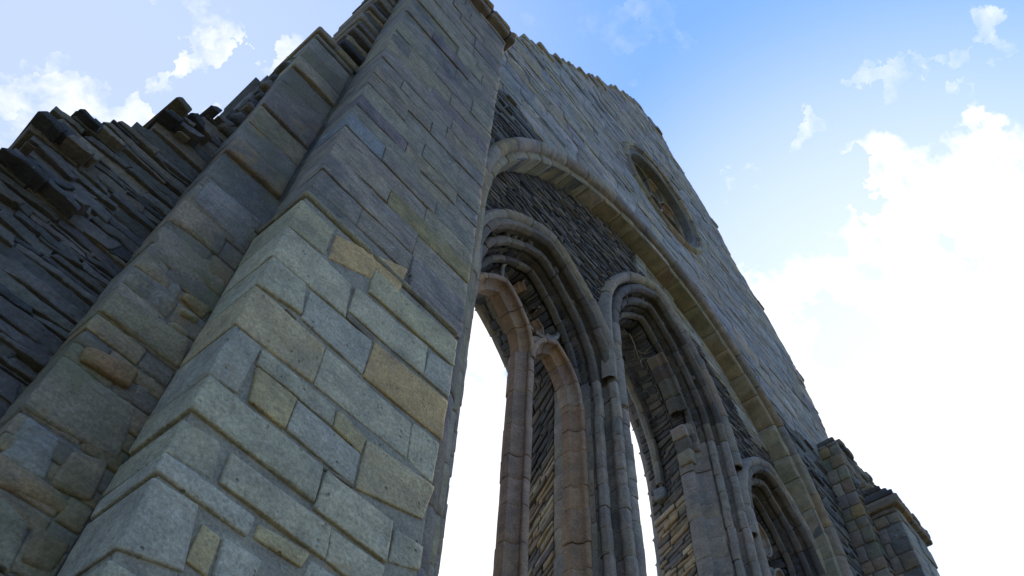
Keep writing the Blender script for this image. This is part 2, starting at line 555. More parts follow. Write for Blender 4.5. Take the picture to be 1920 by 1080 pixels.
# great arch: soffit and hood mould
sof = Acc()
sweep(sof, main, [(.12, 2.845), (.03, 2.845), (.0, 2.87), (.0, 3.17)], BUFF, blk=(.28, .55), cell=.07, amp=.006, groove=.008, t0=2.5, t1=main.T - 5.0)
sof.build('arch_soffit', M_BUF, front_wall)
hd = Acc()
sweep(hd, main, [(.10, 2.86), (.10, 2.80), (.13, 2.77), (.18, 2.745), (.235, 2.75), (.27, 2.79), (.275, 2.86)], DARKASH + JAMB, blk=(.4, .8), cell=.08, amp=.007, groove=.006, t0=2.5, t1=main.T - 5.0)
hd.build('hood_mould', M_JAM, front_wall)

# tympanum
ty = Acc(); tya = Acc()


def tymp(x, z):
    return main.inside(x, z, .0) & ~W1.inside(x, z, .38) & ~W2.inside(x, z, .42) & ~W3.inside(x, z, .38) & (z > 2.5)


def band(x, z):
    rr = np.hypot(x - main.c, z - main.zs)
    return (rr > 3.62 - (.50 + .07 * np.sin(x * 9))) & (x > 5.9) & (z > 9.0 + .1 * np.sin(x * 7))


courses(ty, front(3.11), lambda x, z: tymp(x, z) & ~band(x, z), 3.4, 10.8, 2.5, 10, (.028, .05), (.07, .30), SLATE + [(.13, .13, .135), (.11, .11, .12), (.19, .18, .17)], r=.008, cell=.12, amp=.012, joint=.007, out=.012, depth=.08, split=.1, tilt=.012, wav=.03,
        rings=2)
courses(tya, front(3.10), lambda x, z: tymp(x, z) & band(x, z), 8.9, 10.8, 5.5, 10, (.10, .2), (.25, .6), BUFF + ASH, r=.012, cell=.09, amp=.006, joint=.01, out=.006, depth=.1)
t_o = ty.build('tympanum_rubble', M_SLT, front_wall)
tya.build('tympanum_ashlar', M_ASHF, front_wall)


# ------------------------------------------------------------------ windows
HEAD = [(.12, .112, .105), (.10, .095, .09), (.15, .135, .12), (.085, .08, .08)]  # soot-dark stone, coloured darker still to deepen the shade of the heads

def window(Wn, Rn, zb, hood_n, hood_leg, kind):
    yF = 3.60
    # moulded jambs and orders
    jm = Acc()
    prof = [(.02, 3.62), (.0, 3.56), (.0, 3.50), (.012, 3.44), (.03, 3.42), (.042, 3.425), (.055, 3.45), (.08, 3.43), (.11, 3.37), (.135, 3.28), (.14, 3.245), (.15, 3.25), (.155, 3.36), (.17, 3.40), (.18, 3.33)]
    prof += roll(.215, 3.20, .055, 120, 335, 16)
    prof += [(.268, 3.28), (.28, 3.36), (.295, 3.36), (.302, 3.20)]
    prof += roll(.345, 3.075, .060, 130, 345, 16)
    prof += [(.412, 3.10), (.44, 3.15)]
    k_ = prof.index((.15, 3.25))      # the hollow ends and the first roll begins here
    hol, rls = prof[:k_ + 1], prof[k_:]
    tl_, tr_ = Wn.LL + .1, Wn.T - Wn.LR - .12
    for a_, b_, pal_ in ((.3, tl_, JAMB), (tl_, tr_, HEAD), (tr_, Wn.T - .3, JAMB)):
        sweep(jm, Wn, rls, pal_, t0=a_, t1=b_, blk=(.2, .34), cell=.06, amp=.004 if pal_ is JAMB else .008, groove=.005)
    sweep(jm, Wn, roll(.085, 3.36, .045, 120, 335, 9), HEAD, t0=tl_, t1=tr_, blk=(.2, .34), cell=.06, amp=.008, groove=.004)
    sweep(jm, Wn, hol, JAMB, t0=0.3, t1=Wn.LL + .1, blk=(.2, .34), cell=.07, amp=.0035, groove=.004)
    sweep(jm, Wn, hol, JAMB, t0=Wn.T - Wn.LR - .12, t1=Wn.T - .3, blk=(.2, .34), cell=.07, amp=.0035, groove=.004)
    # in the head the inner order is rough slate laid on edge
    hd_ = Acc()
    P_ = [(n + .025, y) for n, y in hol]
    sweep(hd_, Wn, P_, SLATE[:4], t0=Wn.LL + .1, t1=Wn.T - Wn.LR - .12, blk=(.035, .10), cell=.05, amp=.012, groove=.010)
    # worn leaf carving: little knobs in the hollow between the rolls
    t_ = Wn.LL + .1
    while t_ < Wn.T - Wn.LR - .1:
        x_, z_ = Wn.pt(np.array([t_]), np.array([.285])); x_ = float(x_[0]); z_ = float(z_[0]); s_ = random.uniform(.03, .045)
        f_ = abs(t_ - Wn.LL - Wn.A) / Wn.A
        if f_ < .62 and random.random() < (.8 if kind == 1 else .5):
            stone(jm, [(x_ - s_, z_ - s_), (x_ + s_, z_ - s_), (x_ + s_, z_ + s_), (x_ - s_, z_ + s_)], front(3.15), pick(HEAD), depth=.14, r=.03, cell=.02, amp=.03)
        t_ += random.uniform(.10, .17)
    root = jm.build('window', M_JAM, front_wall)
    hd_.build('head_rubble', M_SLT, root)
    h = Acc()
    hp = [(hood_n - .02, 3.12), (hood_n - .02, 3.05), (hood_n + .01, 3.0), (hood_n + .07, 2.985), (hood_n + .11, 3.02), (hood_n + .13, 3.12)]
    sweep(h, Wn, hp, JAMB + BUFF[:2], t0=Wn.LL - hood_leg, t1=Wn.T - Wn.LR + min(hood_leg, .15), blk=(.3, .6), cell=.07, amp=.006)
    h.build('hood_mould', M_JAM, root)
    # splayed reveal through the thick wall: stones on both jambs, vault plastered in rubble above
    rv = Acc()
    tA = np.linspace(0, 1, 90)

    def fa(t):
        x, z = Wn.pt(t * Wn.T, np.full(len(t), .03)); return np.stack([x, np.full(len(t), 3.605), z], 1)

    def fb(t):
        x, z = Rn.pt(t * Rn.T, np.zeros(len(t))); return np.stack([x, np.full(len(t), 4.30), z], 1)
    # remap so springing and apex correspond
    def fA(t):
        return fa(t)

    def fB(t):
        u = np.interp(t, [0, Wn.LL / Wn.T, (Wn.LL + Wn.A) / Wn.T, (Wn.LL + 2 * Wn.A) / Wn.T, 1], [0, Rn.LL / Rn.T, (Rn.LL + Rn.A) / Rn.T, (Rn.LL + 2 * Rn.A) / Rn.T, 1])
        return fb(u)

    def Mrev(u, v, d):               # u: 0 outer -> 1 inner edge (m), v: metres along the path
        t = v / Wn.T
        A_ = fA(t); B_ = fB(t)
        P = A_ + (B_ - A_) * (u / .72)[:, None]
        # inward normal of the opening
        cx = np.full(len(t), Wn.c); zz = np.minimum(P[:, 2], Wn.zs)
        nrm = np.stack([cx - P[:, 0], np.full(len(t), -.25), zz - P[:, 2]], 1)
        nrm /= np.linalg.norm(nrm, axis=1)[:, None]
        return P + nrm * d[:, None]
    loft(rv, fA, fB, tA, 6, MORT, .0)
    t = .8
    while t < Wn.T - .8:
        hh = random.uniform(.05, .105)
        # stones in the reveal: warm and light on the lower jambs, upper ones coloured darker as shade
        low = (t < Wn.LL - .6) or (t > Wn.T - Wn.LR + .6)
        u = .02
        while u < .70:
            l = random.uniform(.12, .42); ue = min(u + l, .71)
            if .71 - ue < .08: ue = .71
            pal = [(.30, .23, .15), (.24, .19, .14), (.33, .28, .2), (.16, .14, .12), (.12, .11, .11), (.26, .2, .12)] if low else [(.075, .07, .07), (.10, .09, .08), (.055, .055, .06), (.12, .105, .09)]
            sl = random.uniform(-.02, .02)
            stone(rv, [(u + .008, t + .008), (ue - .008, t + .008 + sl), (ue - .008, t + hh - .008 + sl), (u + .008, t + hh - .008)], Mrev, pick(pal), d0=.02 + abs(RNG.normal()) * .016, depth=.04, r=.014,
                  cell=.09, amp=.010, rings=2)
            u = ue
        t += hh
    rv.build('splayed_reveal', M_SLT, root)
    # dressed stones of the rear arch
    ra = Acc()
    sweep(ra, Rn, [(-.02, 4.20), (-.04, 4.25), (-.02, 4.31), (.0, 4.34), (.10, 4.34)], JAMB, t0=.5, t1=Rn.T - .5, blk=(.25, .45), cell=.08, amp=.006, groove=.008)
    ra.build('rear_arch', M_JAM, root)
    return root


w1 = window(W1, R1, .3, .40, .12, 1)
w2 = window(W2, R2, .3, .47, 1.05, 2)
w3 = window(W3, R3, .3, .40, .35, 3)

# the mass of wall between the rear arches (a slab with three splayed holes, real thickness)
back_o = [(1.9, -1.55), (1.9, 10.9), (3.4, 12.4), (9.6, 12.4), (12.8, 10.3), (12.8, -1.55)]
curve_slab('rear_core', back_o, [outline(R1, .02), outline(R2, .02), outline(R3, .02)], 4.28, 4.32, M_MOR, front_wall)
gb = Acc(); box(gb, (3.4, 3.62, 12.32), (9.6, 4.27, 12.38), MORT); box(gb, (1.92, 3.62, -1.58), (1.96, 4.27, 10.8), MORT); box(gb, (12.74, 3.62, -1.58), (12.78, 4.27, 10.2), MORT)
gb.build('wall_top_slab', M_MOR, front_wall)

# window 1: mullion, sub-arches, ring, cusps
YG = 3.50
mu = Acc()
bar(mu, [(3.87, 3.44, z) for z in np.linspace(.3, 6.36, 60)], .135, .12, WARM, blk=.36)
mo = mu.build('mullion', M_WRM, w1)
tc_ = Acc()


def pointed(acc, xl, xr, zs, R, ha, hb, pal, y=YG - .02, left=True, right=True, blk=.3):
    c = (xl + xr) / 2; h = (xr - xl) / 2; th = math.degrees(math.acos((R - h) / R))
    if left: bar(acc, [(xl + R - R * math.cos(math.radians(a)), y, zs + R * math.sin(math.radians(a))) for a in np.linspace(0, th, 24)], ha, hb, pal, blk)
    if right: bar(acc, [(xr - R + R * math.cos(math.radians(a)), y, zs + R * math.sin(math.radians(a))) for a in np.linspace(0, th, 24)], ha, hb, pal, blk)


pointed(tc_, 3.87, 4.66, 6.30, .70, .10, .13, WARM, y=3.43)
pointed(tc_, 2.94, 3.87, 6.36, .86, .105, .13, WARM, y=3.43)
bar(tc_, [(4.67, 3.43, z) for z in np.linspace(.3, 6.30, 60)], .10, .14, WARM, blk=.35)
bar(tc_, [(2.94, YG - .02, z) for z in np.linspace(.3, 6.36, 60)], .12, .17, WARM, blk=.35)
tc_.build('sub_arches', M_WRM, w1)
rg = Acc()
bar(rg, arcpts(3.92, 7.42, .50, -80, 275, YG + .02, 60), .075, .13, JAMB, .3)
for a in (20, 92, 164, 236, 308):
    ca, sa = math.cos(math.radians(a)), math.sin(math.radians(a))
    bar(rg, [(3.92 + ca * .46, YG + .02, 7.42 + sa * .46), (3.92 + ca * .30 - sa * .10, YG + .02, 7.42 + sa * .30 + ca * .10), (3.92 + ca * .2 - sa * .04, YG + .02, 7.42 + sa * .2 + ca * .04)], .03, .08, WARM, .3)
rg.build('tracery_ring', M_WRM, w1)
# window 2: only broken springers of its tracery remain
t2 = Acc()


def jag(acc, pts, y, depth, pal, wide):
    for k in range(len(pts) - 1):
        a, b = np.array(pts[k]), np.array(pts[k + 1])
        d = b - a; n_ = np.array([-d[1], d[0]]); n_ = n_ / np.linalg.norm(n_) * wide * random.uniform(.8, 1.2)
        stone(acc, [a - n_, b - n_, b + n_, a + n_], front(y), pick(pal), depth=depth, r=.03, cell=.05, amp=.016)


R_in = W2.R
ptsr = []
for f in np.linspace(.02, .78, 9):
    x, z = W2.pt(np.array([W2.LL + 2 * W2.A - f * W2.A]), np.array([-.07])); ptsr.append((float(x[0]), float(z[0])))
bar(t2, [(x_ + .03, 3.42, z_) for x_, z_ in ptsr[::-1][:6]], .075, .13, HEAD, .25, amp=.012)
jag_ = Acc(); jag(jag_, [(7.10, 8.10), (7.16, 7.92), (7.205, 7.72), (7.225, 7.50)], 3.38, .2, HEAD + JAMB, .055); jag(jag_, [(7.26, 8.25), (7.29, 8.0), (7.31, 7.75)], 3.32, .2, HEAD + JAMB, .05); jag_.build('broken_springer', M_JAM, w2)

t2.build('broken_tracery', M_JAM, w2)
rr_ = Acc()          # roll of the inner rear arch, ending in a small corbel
R2b = Arch(6.30, 1.06, 7.75, 2.1, 7.75, 7.5)
sweep(rr_, R2b, roll(.0, 4.0, .06, 60, 300, 10), JAMB, t0=0.0, t1=R2b.T - .05, blk=(.25, .45), cell=.07, amp=.005)
stone(rr_, [(7.33, 7.32), (7.47, 7.34), (7.49, 7.52), (7.31, 7.52)], front(3.94), JAMB[0], depth=.16, r=.04, cell=.04, amp=.008)
rr_.build('rear_roll', M_JAM, w2)

# window 3: two lights with surviving foiled head
t3 = Acc()
bar(t3, [(8.80, 3.48, z) for z in np.linspace(.3, 6.5, 50)], .085, .12, WARM, .4)
pointed(t3, 8.17, 8.80, 6.5, .6, .06, .11, JAMB + WARM, y=3.48)
pointed(t3, 8.80, 9.43, 6.5, .6, .06, .11, JAMB, y=3.48)
bar(t3, arcpts(8.8, 7.35, .26, 0, 360, 3.48, 30), .045, .09, WARM + JAMB, .2)
t3.build('tracery', M_WRM, w3)

# wheel window
rw = Acc()


def ringsweep(acc, cx, cz, prof, pal, blk=22, amp=.005, a0=0, a1=360):
    P = np.array(prof); a = a0
    while a < a1 - 1:
        ae = min(a + blk * random.uniform(.8, 1.2), a1)
        ts = np.radians(np.concatenate([[a + .1], np.linspace(a + .6, ae - .6, 5), [ae - .1]]))
        sh = np.array([.02] + [0] * 5 + [.02])
        T, N_ = np.meshgrid(ts, P[:, 0], indexing='ij'); _, Y = np.meshgrid(ts, P[:, 1], indexing='ij')
        N_ = N_ + sh[:, None]
        V = np.stack([cx + N_ * np.cos(T), Y + sh[:, None] * .6, cz + N_ * np.sin(T)], -1).reshape(-1, 3); m = len(P)
        i, j = np.meshgrid(np.arange(len(ts) - 1), np.arange(m - 1), indexing='ij'); q = (i * m + j).ravel()
        acc.add(V, np.stack([q, q + m, q + m + 1, q + 1], 1), pick(pal), amp); a = ae


ringsweep(rw, *ROSE, [(.98, 3.62), (.96, 3.3), (.93, 3.10), (1.0, 3.02), (1.06, 2.93), (1.13, 2.88), (1.14, 2.80), (1.20, 2.78), (1.25, 2.82), (1.26, 2.90)], BUFF + DARKASH, 24)
rwo = rw.build('wheel_window', M_BUF, front_wall)
rt_ = Acc()
cx, cz = ROSE
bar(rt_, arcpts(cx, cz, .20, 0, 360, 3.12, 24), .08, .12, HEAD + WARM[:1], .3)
for k in range(8):
    a = math.radians(45 * k + 12)
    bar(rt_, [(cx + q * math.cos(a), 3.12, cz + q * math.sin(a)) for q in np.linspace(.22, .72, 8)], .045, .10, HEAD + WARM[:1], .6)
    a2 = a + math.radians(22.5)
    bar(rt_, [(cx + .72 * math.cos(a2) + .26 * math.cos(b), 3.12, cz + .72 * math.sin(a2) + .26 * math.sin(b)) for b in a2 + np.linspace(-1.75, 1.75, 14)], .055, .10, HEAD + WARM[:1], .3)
rt_.build('tracery', M_BUF, rwo)

# ------------------------------------------------------------------ left buttress
BG = 'stepped buttresses flanking the gable wall'
lb = thing('stone_buttress', 'nearest big buttress of squared pale sandstone blocks with a sharp quoin corner', 'buttress', (1.25, 2.4, -1.6), BG)
YB = 2.10; XL = .693; XR = 1.82


def crop(ox, oy, s):
    return lambda *pts: [(ox + x / s, oy + y / s) for x, y in pts]


cA, cB, cC, cD, cE, cF = (crop(*a, 3.857) for a in ((380, 380), (600, 460), (380, 620), (600, 700), (200, 800), (440, 800)))
c4 = crop(400, 480, 1.8)
GREY = (.25, .27, .255); PALE = (.31, .32, .295); BLU = (.235, .26, .285); YEL = (.31, .28, .18); ORG = (.35, .25, .135); BUF = (.31, .28, .215); GRN = (.28, .28, .225)
# traced block faces: TL, TR, BR, BL on the plane of the buttress front
QUO = [
    (cA((750, 5), (955, 200), (890, 372), (635, 172)), GRN), (cA((640, 185), (1078, 590), (1040, 822), (520, 385)), PALE), (cA((515, 392), (748, 590), (718, 805), (405, 600)), GREY),
    (cA((405, 605), (890, 1035), (805, 1300), (255, 885)), BUF), (cA((255, 895), (430, 1045), (258, 1372), (72, 1255)), BLU),
    (cC((75, 345), (870, 990), (800, 1240), (0, 620)), GREY), (cE((612, -30), (845, 105), (780, 385), (452, 186)), GREY), (cE((452, 200), (1080, 655), (1010, 795), (385, 345)), BLU),
    (cE((355, 370), (668, 560), (560, 1040), (90, 880)), BLU), (cE((50, 965), (250, 1100), (160, 1400), (-150, 1300)), GREY)]
BLK = [
    (cA((975, 235), (1480, 475), (1430, 640), (920, 400)), ORG), (cB((405, 180), (990, 690), (965, 872), (362, 335)), GRN), (cB((265, 305), (775, 725), (742, 938), (215, 478)), PALE),
    (cB((795, 765), (968, 885), (940, 1110), (752, 948)), BLU), (cA((790, 640), (1222, 1000), (1163, 1240), (725, 832)), BLU), (cB((410, 695), (928, 1130), (885, 1405), (325, 950)), ORG),
    (cC((905, 130), (1515, 660), (1480, 915), (815, 385)), PALE), (cD((685, 350), (868, 500), (822, 795), (640, 610)), PALE), (cC((440, 137), (962, 545), (938, 682), (398, 243)), GREY),
    (cC((395, 265), (682, 495), (600, 702), (340, 508)), YEL), (cD((140, 265), (342, 468), (300, 578), (103, 388)), YEL), (cC((690, 508), (1140, 885), (1088, 1120), (608, 712)), BLU),
    (cD((350, 478), (828, 822), (745, 1050), (268, 835)), BUF), (cF((665, 318), (1145, 690), (1092, 975), (578, 588)), PALE), (cE((912, 188), (1615, 735), (1570, 960), (826, 400)), PALE),
    (cF((700, 738), (1090, 1010), (1010, 1260), (660, 968)), PALE), (c4((617, 920), (714, 978), (706, 1062), (595, 1028)), GREY), (cE((705, 700), (835, 790), (735, 1090), (575, 965)), YEL),
    (cE((850, 790), (1120, 975), (990, 1290), (770, 1085)), BLU), (cF((190, 705), (545, 905), (480, 1010), (150, 800)), YEL), (cF((560, 960), (1000, 1260), (950, 1420), (500, 1120)), BLU)]
lo_ = Acc()


def traced(acc, quad, Y, col, r=.016, depth=.16, cell=.018, amp=.0042, d0=0.0, clampx=None, bulge=.002, inset=-.016):
    tl, tr_, br, bl = [np.array(tr(*p, Y)) for p in quad]
    q = np.array([bl, br, tr_, tl])
    if clampx is not None: q[0, 0] = q[3, 0] = clampx
    q[:, 0] = np.clip(q[:, 0], XL if Y == YB else 0, XR if Y == YB else 9)
    c = q.mean(0)
    q = q + (c - q) * inset
    col = np.array(col) * .75 + np.array((.32, .295, .22)) * .32
    stone(acc, q, front(Y), col * WB * np.array((1.01, 1.01, .95)) * (1 + RNG.normal() * .04), d0=d0 + RNG.normal() * .003, depth=depth, r=r, cell=cell, amp=amp, bulge=bulge)
    return q


zmin = 9
for quad, col in QUO:
    q = traced(lo_, quad, YB, col, r=.010, depth=.36, clampx=XL)
    zmin = min(zmin, q[:, 1].min())
for quad, col in BLK:
    traced(lo_, quad, YB, col, r=.007)
ZL = 1.42
courses(lo_, front(YB), lambda x, z: (x >= XL) & (x <= XR) & (z < ZL), -1.6, ZL, XL, XR, (.16, .26), (.25, .5), ASHW, r=.018, cell=.03, amp=.005, depth=.36, snap=False)
box(lo_, (XL + .012, YB + .011, -1.6), (XR - .012, 2.9, 3.55), (.27, .235, .175), cell=.03, amp=.0015)
# thin dark slates pinned into the joints
for quad in (cB((205, 478), (405, 660), (385, 700), (200, 520)), cF((648, 278), (872, 420), (862, 440), (648, 302)), cA((610, 760), (690, 835), (680, 845), (605, 770))):
    traced(lo_, quad, YB, (.07, .07, .085), r=.004, depth=.05, cell=.012, amp=.002, d0=-.004)
lower = lo_.build('lower_stage', M_ASH, lb)
upS = Acc()
ZO = 3.56; YU = 2.135; XLU = .715; XRU = 1.865
# weathered offset course
stone(upS, [(XL - .005, ZO), (1.15, ZO), (1.15, ZO + .05), (XL, ZO + .05)], front(YB - .004), (.30, .25, .15), depth=.38, r=.02, cell=.025, amp=.006)
stone(upS, [(1.155, ZO), (XR, ZO + .004), (XR, ZO + .05), (1.155, ZO + .05)], front(YB - .004), (.32, .26, .15), depth=.38, r=.02, cell=.025, amp=.006)
UP = [(.25, .245, .225), (.23, .228, .215), (.262, .25, .215), (.24, .232, .205), (.268, .258, .235), (.225, .222, .218), (.255, .238, .195)]
MARK = [(tr(765, 415, 2.135), (.33, .255, .12)), (tr(750, 275, 2.135), (.235, .18, .165)), (tr(685, 240, 2.135), (.27, .268, .262))]
z = ZO + .05; k = 0
while z < 8.9:
    h = random.uniform(.13, .24) if z < 6 else random.uniform(.16, .28)
    if z + h > 8.85: h = 8.92 - z
    cell = .025 if z < 6 else .045
    x = XLU; q_l = random.uniform(.22, .55) if k % 2 else random.uniform(.5, .8)
    while x < XRU - .01:
        l = q_l if x == XLU else random.uniform(.28, .75)
        xe = min(x + l, XRU)
        if XRU - xe < .14: xe = XRU
        hh = z + h + random.uniform(-.006, .006)
        g = .0018
        col = pick(UP, .05)
        if random.random() < .025: col = np.array((.25, .19, .17))
        if random.random() < .012: col = np.array((.32, .27, .16))
        for (mx, mz), mc in MARK:
            if x < mx < xe and z < mz < z + h: col = np.array(mc)
        stone(upS, [(x + g, z + g), (xe - g, z + g + random.uniform(-.004, .004)), (xe - g, hh - g), (x + g, hh - g)], front(YU), col, d0=RNG.normal() * .005, depth=.33, r=.005 * random.uniform(.6, 1.6), cell=cell, amp=.006,
              bulge=.003)
        x = xe
    z += h; k += 1
box(upS, (XLU + .010, YU + .010, ZO), (XRU - .01, 3.0, 8.95), (.2, .18, .145), cell=.05, amp=.0015)
upS.build('upper_stage', M_ASHU, lb)


def coping(parent, x0, x1, y0, z0, name='coping'):
    a = Acc()
    # moulded drip course and broken weathering slabs stepping back to the wall
    for xs in np.arange(x0 - .08, x1 + .06, .30):
        xe = min(xs + .295, x1 + .08)
        stone(a, [(xs, z0), (xe, z0), (xe, z0 + .10), (xs, z0 + .10)], front(y0 - .09), pick(DARKASH), depth=.8, r=.03, cell=.05, amp=.012)
        stone(a, [(xs + .02, z0 + .10), (xe, z0 + .10), (xe, z0 + .2), (xs + .02, z0 + .2)], front(y0 - .12 + random.uniform(0, .03)), pick(DARKASH), depth=.8, r=.03, cell=.05, amp=.014)
    for k in range(9):
        zz = z0 + .2 + k * .085; yy = y0 - .06 + k * .085
        x = x0 - .07 + random.uniform(0, .04)
        while x < x1 + .02:
            l = random.uniform(.12, .34); xe = min(x + l, x1 + .07)
            stone(a, [(x, zz), (xe, zz), (xe, zz + .09), (x, zz + .09)], front(yy + random.uniform(-.02, .03)), pick(DARKASH + SLATE), depth=.75 - k * .06, r=.025, cell=.05, amp=.016)
            x = xe
    a.build(name, M_SLT, parent)


coping(lb, .72, 1.86, YU, 8.93)

# ------------------------------------------------------------------ corner pilaster beside it
pl = thing('corner_pilaster', 'narrow stained pilaster of brown and grey blocks wedged between buttress and rubble wall', 'pilaster', (.5, 2.7, -1.6))
YP = 2.45; PX = .315
c7 = crop(0, 640, 2.4545); c8 = crop(200, 300, 2.7)
PS = [(c7((325, 70), (640, 300), (545, 535), (135, 320)), (.21, .20, .17)), (c7((140, 328), (292, 440), (215, 640), (0, 520)), (.24, .26, .27)), (c7((350, 488), (510, 560), (430, 740), (232, 650)), (.22, .19, .15)),
      (c7((0, 540), (400, 765), (360, 828), (-60, 650)), (.25, .19, .115)), (c7((400, 20), (645, 130), (590, 215), (368, 85)), (.25, .17, .10)), (c8((75, 668), (430, 905), (372, 1060), (-20, 760)), (.22, .21, .16)),
      (c8((215, 485), (388, 640), (305, 812), (88, 655)), (.22, .22, .21)), (c8((310, 330), (640, 575), (548, 718), (225, 465)), (.23, .21, .19)), (c8((430, 212), (622, 372), (582, 478), (345, 318)), (.24, .21, .17)),
      (c8((530, 90), (790, 300), (700, 440), (440, 205)), (.22, .22, .23)), (c8((370, 732), (465, 800), (445, 830), (355, 765)), (.26, .27, .2)), (c8((325, 785), (435, 860), (415, 888), (312, 820)), (.27, .27, .22)),
      (c8((405, 660), (545, 745), (480, 800), (380, 690)), (.23, .19, .115)), (c7((590, 220), (720, 130), (760, 200), (600, 300)), (.24, .23, .21)),
      (c7((0, 690), (150, 840), (60, 1080), (-120, 960)), (.23, .23, .19)), (c7((180, 830), (345, 915), (230, 1080), (90, 1000)), (.20, .17, .12))]
pa = Acc()
for quad, col in PS:
    tl, tr_, br, bl = [np.array(tr(*p, YP)) for p in quad]
    q = np.array([bl, br, tr_, tl]); q[:, 0] = np.clip(q[:, 0], PX, .71)
    q[:, 0] = np.where(q[:, 0] < PX + .03, PX, q[:, 0])
    stone(pa, q, front(YP), np.array(col) * WB, d0=RNG.normal() * .006, depth=.3, r=.016, cell=.02, amp=.009, bulge=.008)
zt = max(tr(*c8((530, 90))[0], YP)[1], 0)
courses(pa, front(YP + .011), lambda x, z: (x > PX) & (x < .70), 1.45, zt + .01, PX, .70, (.07, .14), (.10, .3), [(.19, .18, .15), (.22, .19, .14), (.17, .165, .155)], r=.008, cell=.025, amp=.006, joint=.004, out=.002, depth=.3, snap=False, step=.005)
courses(pa, front(YP), lambda x, z: (x > PX) & (x < .70), zt + .01, 5.96, PX, .70, (.16, .30), (.22, .4), [(.19, .18, .165), (.21, .19, .15), (.17, .17, .175), (.22, .21, .19), (.15, .145, .14)], r=.012, cell=.03,
        amp=.008, joint=.006, depth=.3, snap=False, step=.005)
courses(pa, front(YP), lambda x, z: (x > PX) & (x < .70), -1.6, 1.45, PX, .70, (.2, .3), (.22, .4), DARKASH, r=.015, cell=.05, amp=.007, joint=.01, depth=.3, snap=False, step=.005)
box(pa, (PX + .014, YP + .018, -1.6), (.75, 3.3, 5.95), MORT, cell=.05, amp=.002)
pa.build('pilaster_blocks', M_PIL, pl)
pc = Acc()      # cap of the pilaster and the thin broken strip of core climbing above it
for xs in (PX - .02, .50):
    stone(pc, [(xs, 5.96), (xs + .2, 5.96), (xs + .19, 6.05), (xs, 6.05)], front(YP - .02), pick(DARKASH), depth=.5, r=.02, cell=.03, amp=.008)
pc.build('cap_stones', M_PIL, pl)
pu_ = Acc(); z = 6.05
while z < 9.3:
    h = random.uniform(.05, .12)
    x0 = .49 + random.uniform(-.02, .02) + (z - 6) * .03
    stone(pu_, [(x0, z), (.74, z), (.74, z + h - .006), (x0 + random.uniform(-.01, .01), z + h - .006)], front(2.47 + random.uniform(-.015, .04)), pick(DARKASH + SLATE), depth=.6, r=.02, cell=.04, amp=.012)
    z += h
pu_.build('broken_core', M_SLT, pl)
# rough lumps clinging to the outer edge of the pilaster head
ed = Acc()
for (px, py) in ((430, 225), (440, 212), (452, 208), (470, 190), (480, 185), (492, 168), (505, 152), (520, 135), (540, 118)):
    x, z = tr(px, py, 2.62); s = random.uniform(.05, .09)
    stone(ed, [(x - s * .4, z - s), (x + .16, z - s), (x + .16, z + s * .4), (x, z + s * .4)], front(2.62), pick(SLATE), depth=.25, r=.03, cell=.03, amp=.02)
ed.build('edge_rubble', M_SLT, pl)

# ------------------------------------------------------------------ left rubble wall, its end broken off
rl = thing('rubble_wall', 'dark slate rubble wall stub with jagged toothed end left of the pilaster', 'ruined wall', (-.2, 2.9, -1.6))
rw_ = Acc()
YR = 2.68
LE = np.array([(-1.6, -1.5), (2.4, -1.5), (2.8, -.7), (2.9, -.32), (3.1, -.30), (3.25, -.30), (3.4, -.36), (3.55, -.34), (3.65, -.28), (3.78, -.14), (3.84, -.02), (3.95, -.03), (4.2, -.03), (4.27, .06), (4.34, .14), (4.55, .24), (5.0, .27), (5.5, .32)])
z = -1.6
while z < 5.4:
    h = random.choice((.018, .025, .035, .045, .06, .085)) * random.uniform(.9, 1.15) if z > 1.6 else random.uniform(.08, .14)
    e = float(np.interp(z + h / 2, LE[:, 0], LE[:, 1])) + random.uniform(-.03, .03)
    x = e
    while x < .325:
        l = random.uniform(.16, .34) if h < .05 else random.uniform(.26, .62)
        xe = min(x + l, .335)
        if .335 - xe < .10: xe = .335
        pr = abs(RNG.normal()) * .010
        a_, b_, c_, d_ = [random.uniform(-1, 1) * .28 * h for _ in range(4)]
        sk = random.uniform(-.5, .5) * h
        stone(rw_, [(x + .003, z + .003 + a_), (xe - .003, z + .003 + b_), (xe - .003 + sk, z + h - .003 + c_), (x + .003 + sk, z + h - .003 + d_)], front(YR), pick(SLATEL * 2 + SLATE[:3]), d0=pr, depth=.35,
              r=.004, cell=.014 if z > 1.5 else .06, amp=.011, bulge=0, rings=2)
        x = xe
    z += h
box(rw_, (-1.5, YR + .02, -1.6), (.33, 3.6, 2.3), MORT, cell=.06, amp=.01)
box(rw_, (-.26, YR + .012, 2.3), (.33, 3.6, 3.5), MORT, cell=.05, amp=.012)
box(rw_, (.02, YR + .02, 3.5), (.33, 3.6, 4.2), MORT, cell=.05, amp=.012)
box(rw_, (.26, YR + .02, 4.2), (.33, 3.6, 5.4), MORT, cell=.05, amp=.012)
tth = rw_   # the long bonding slabs that stick out of the broken end; one sees their undersides
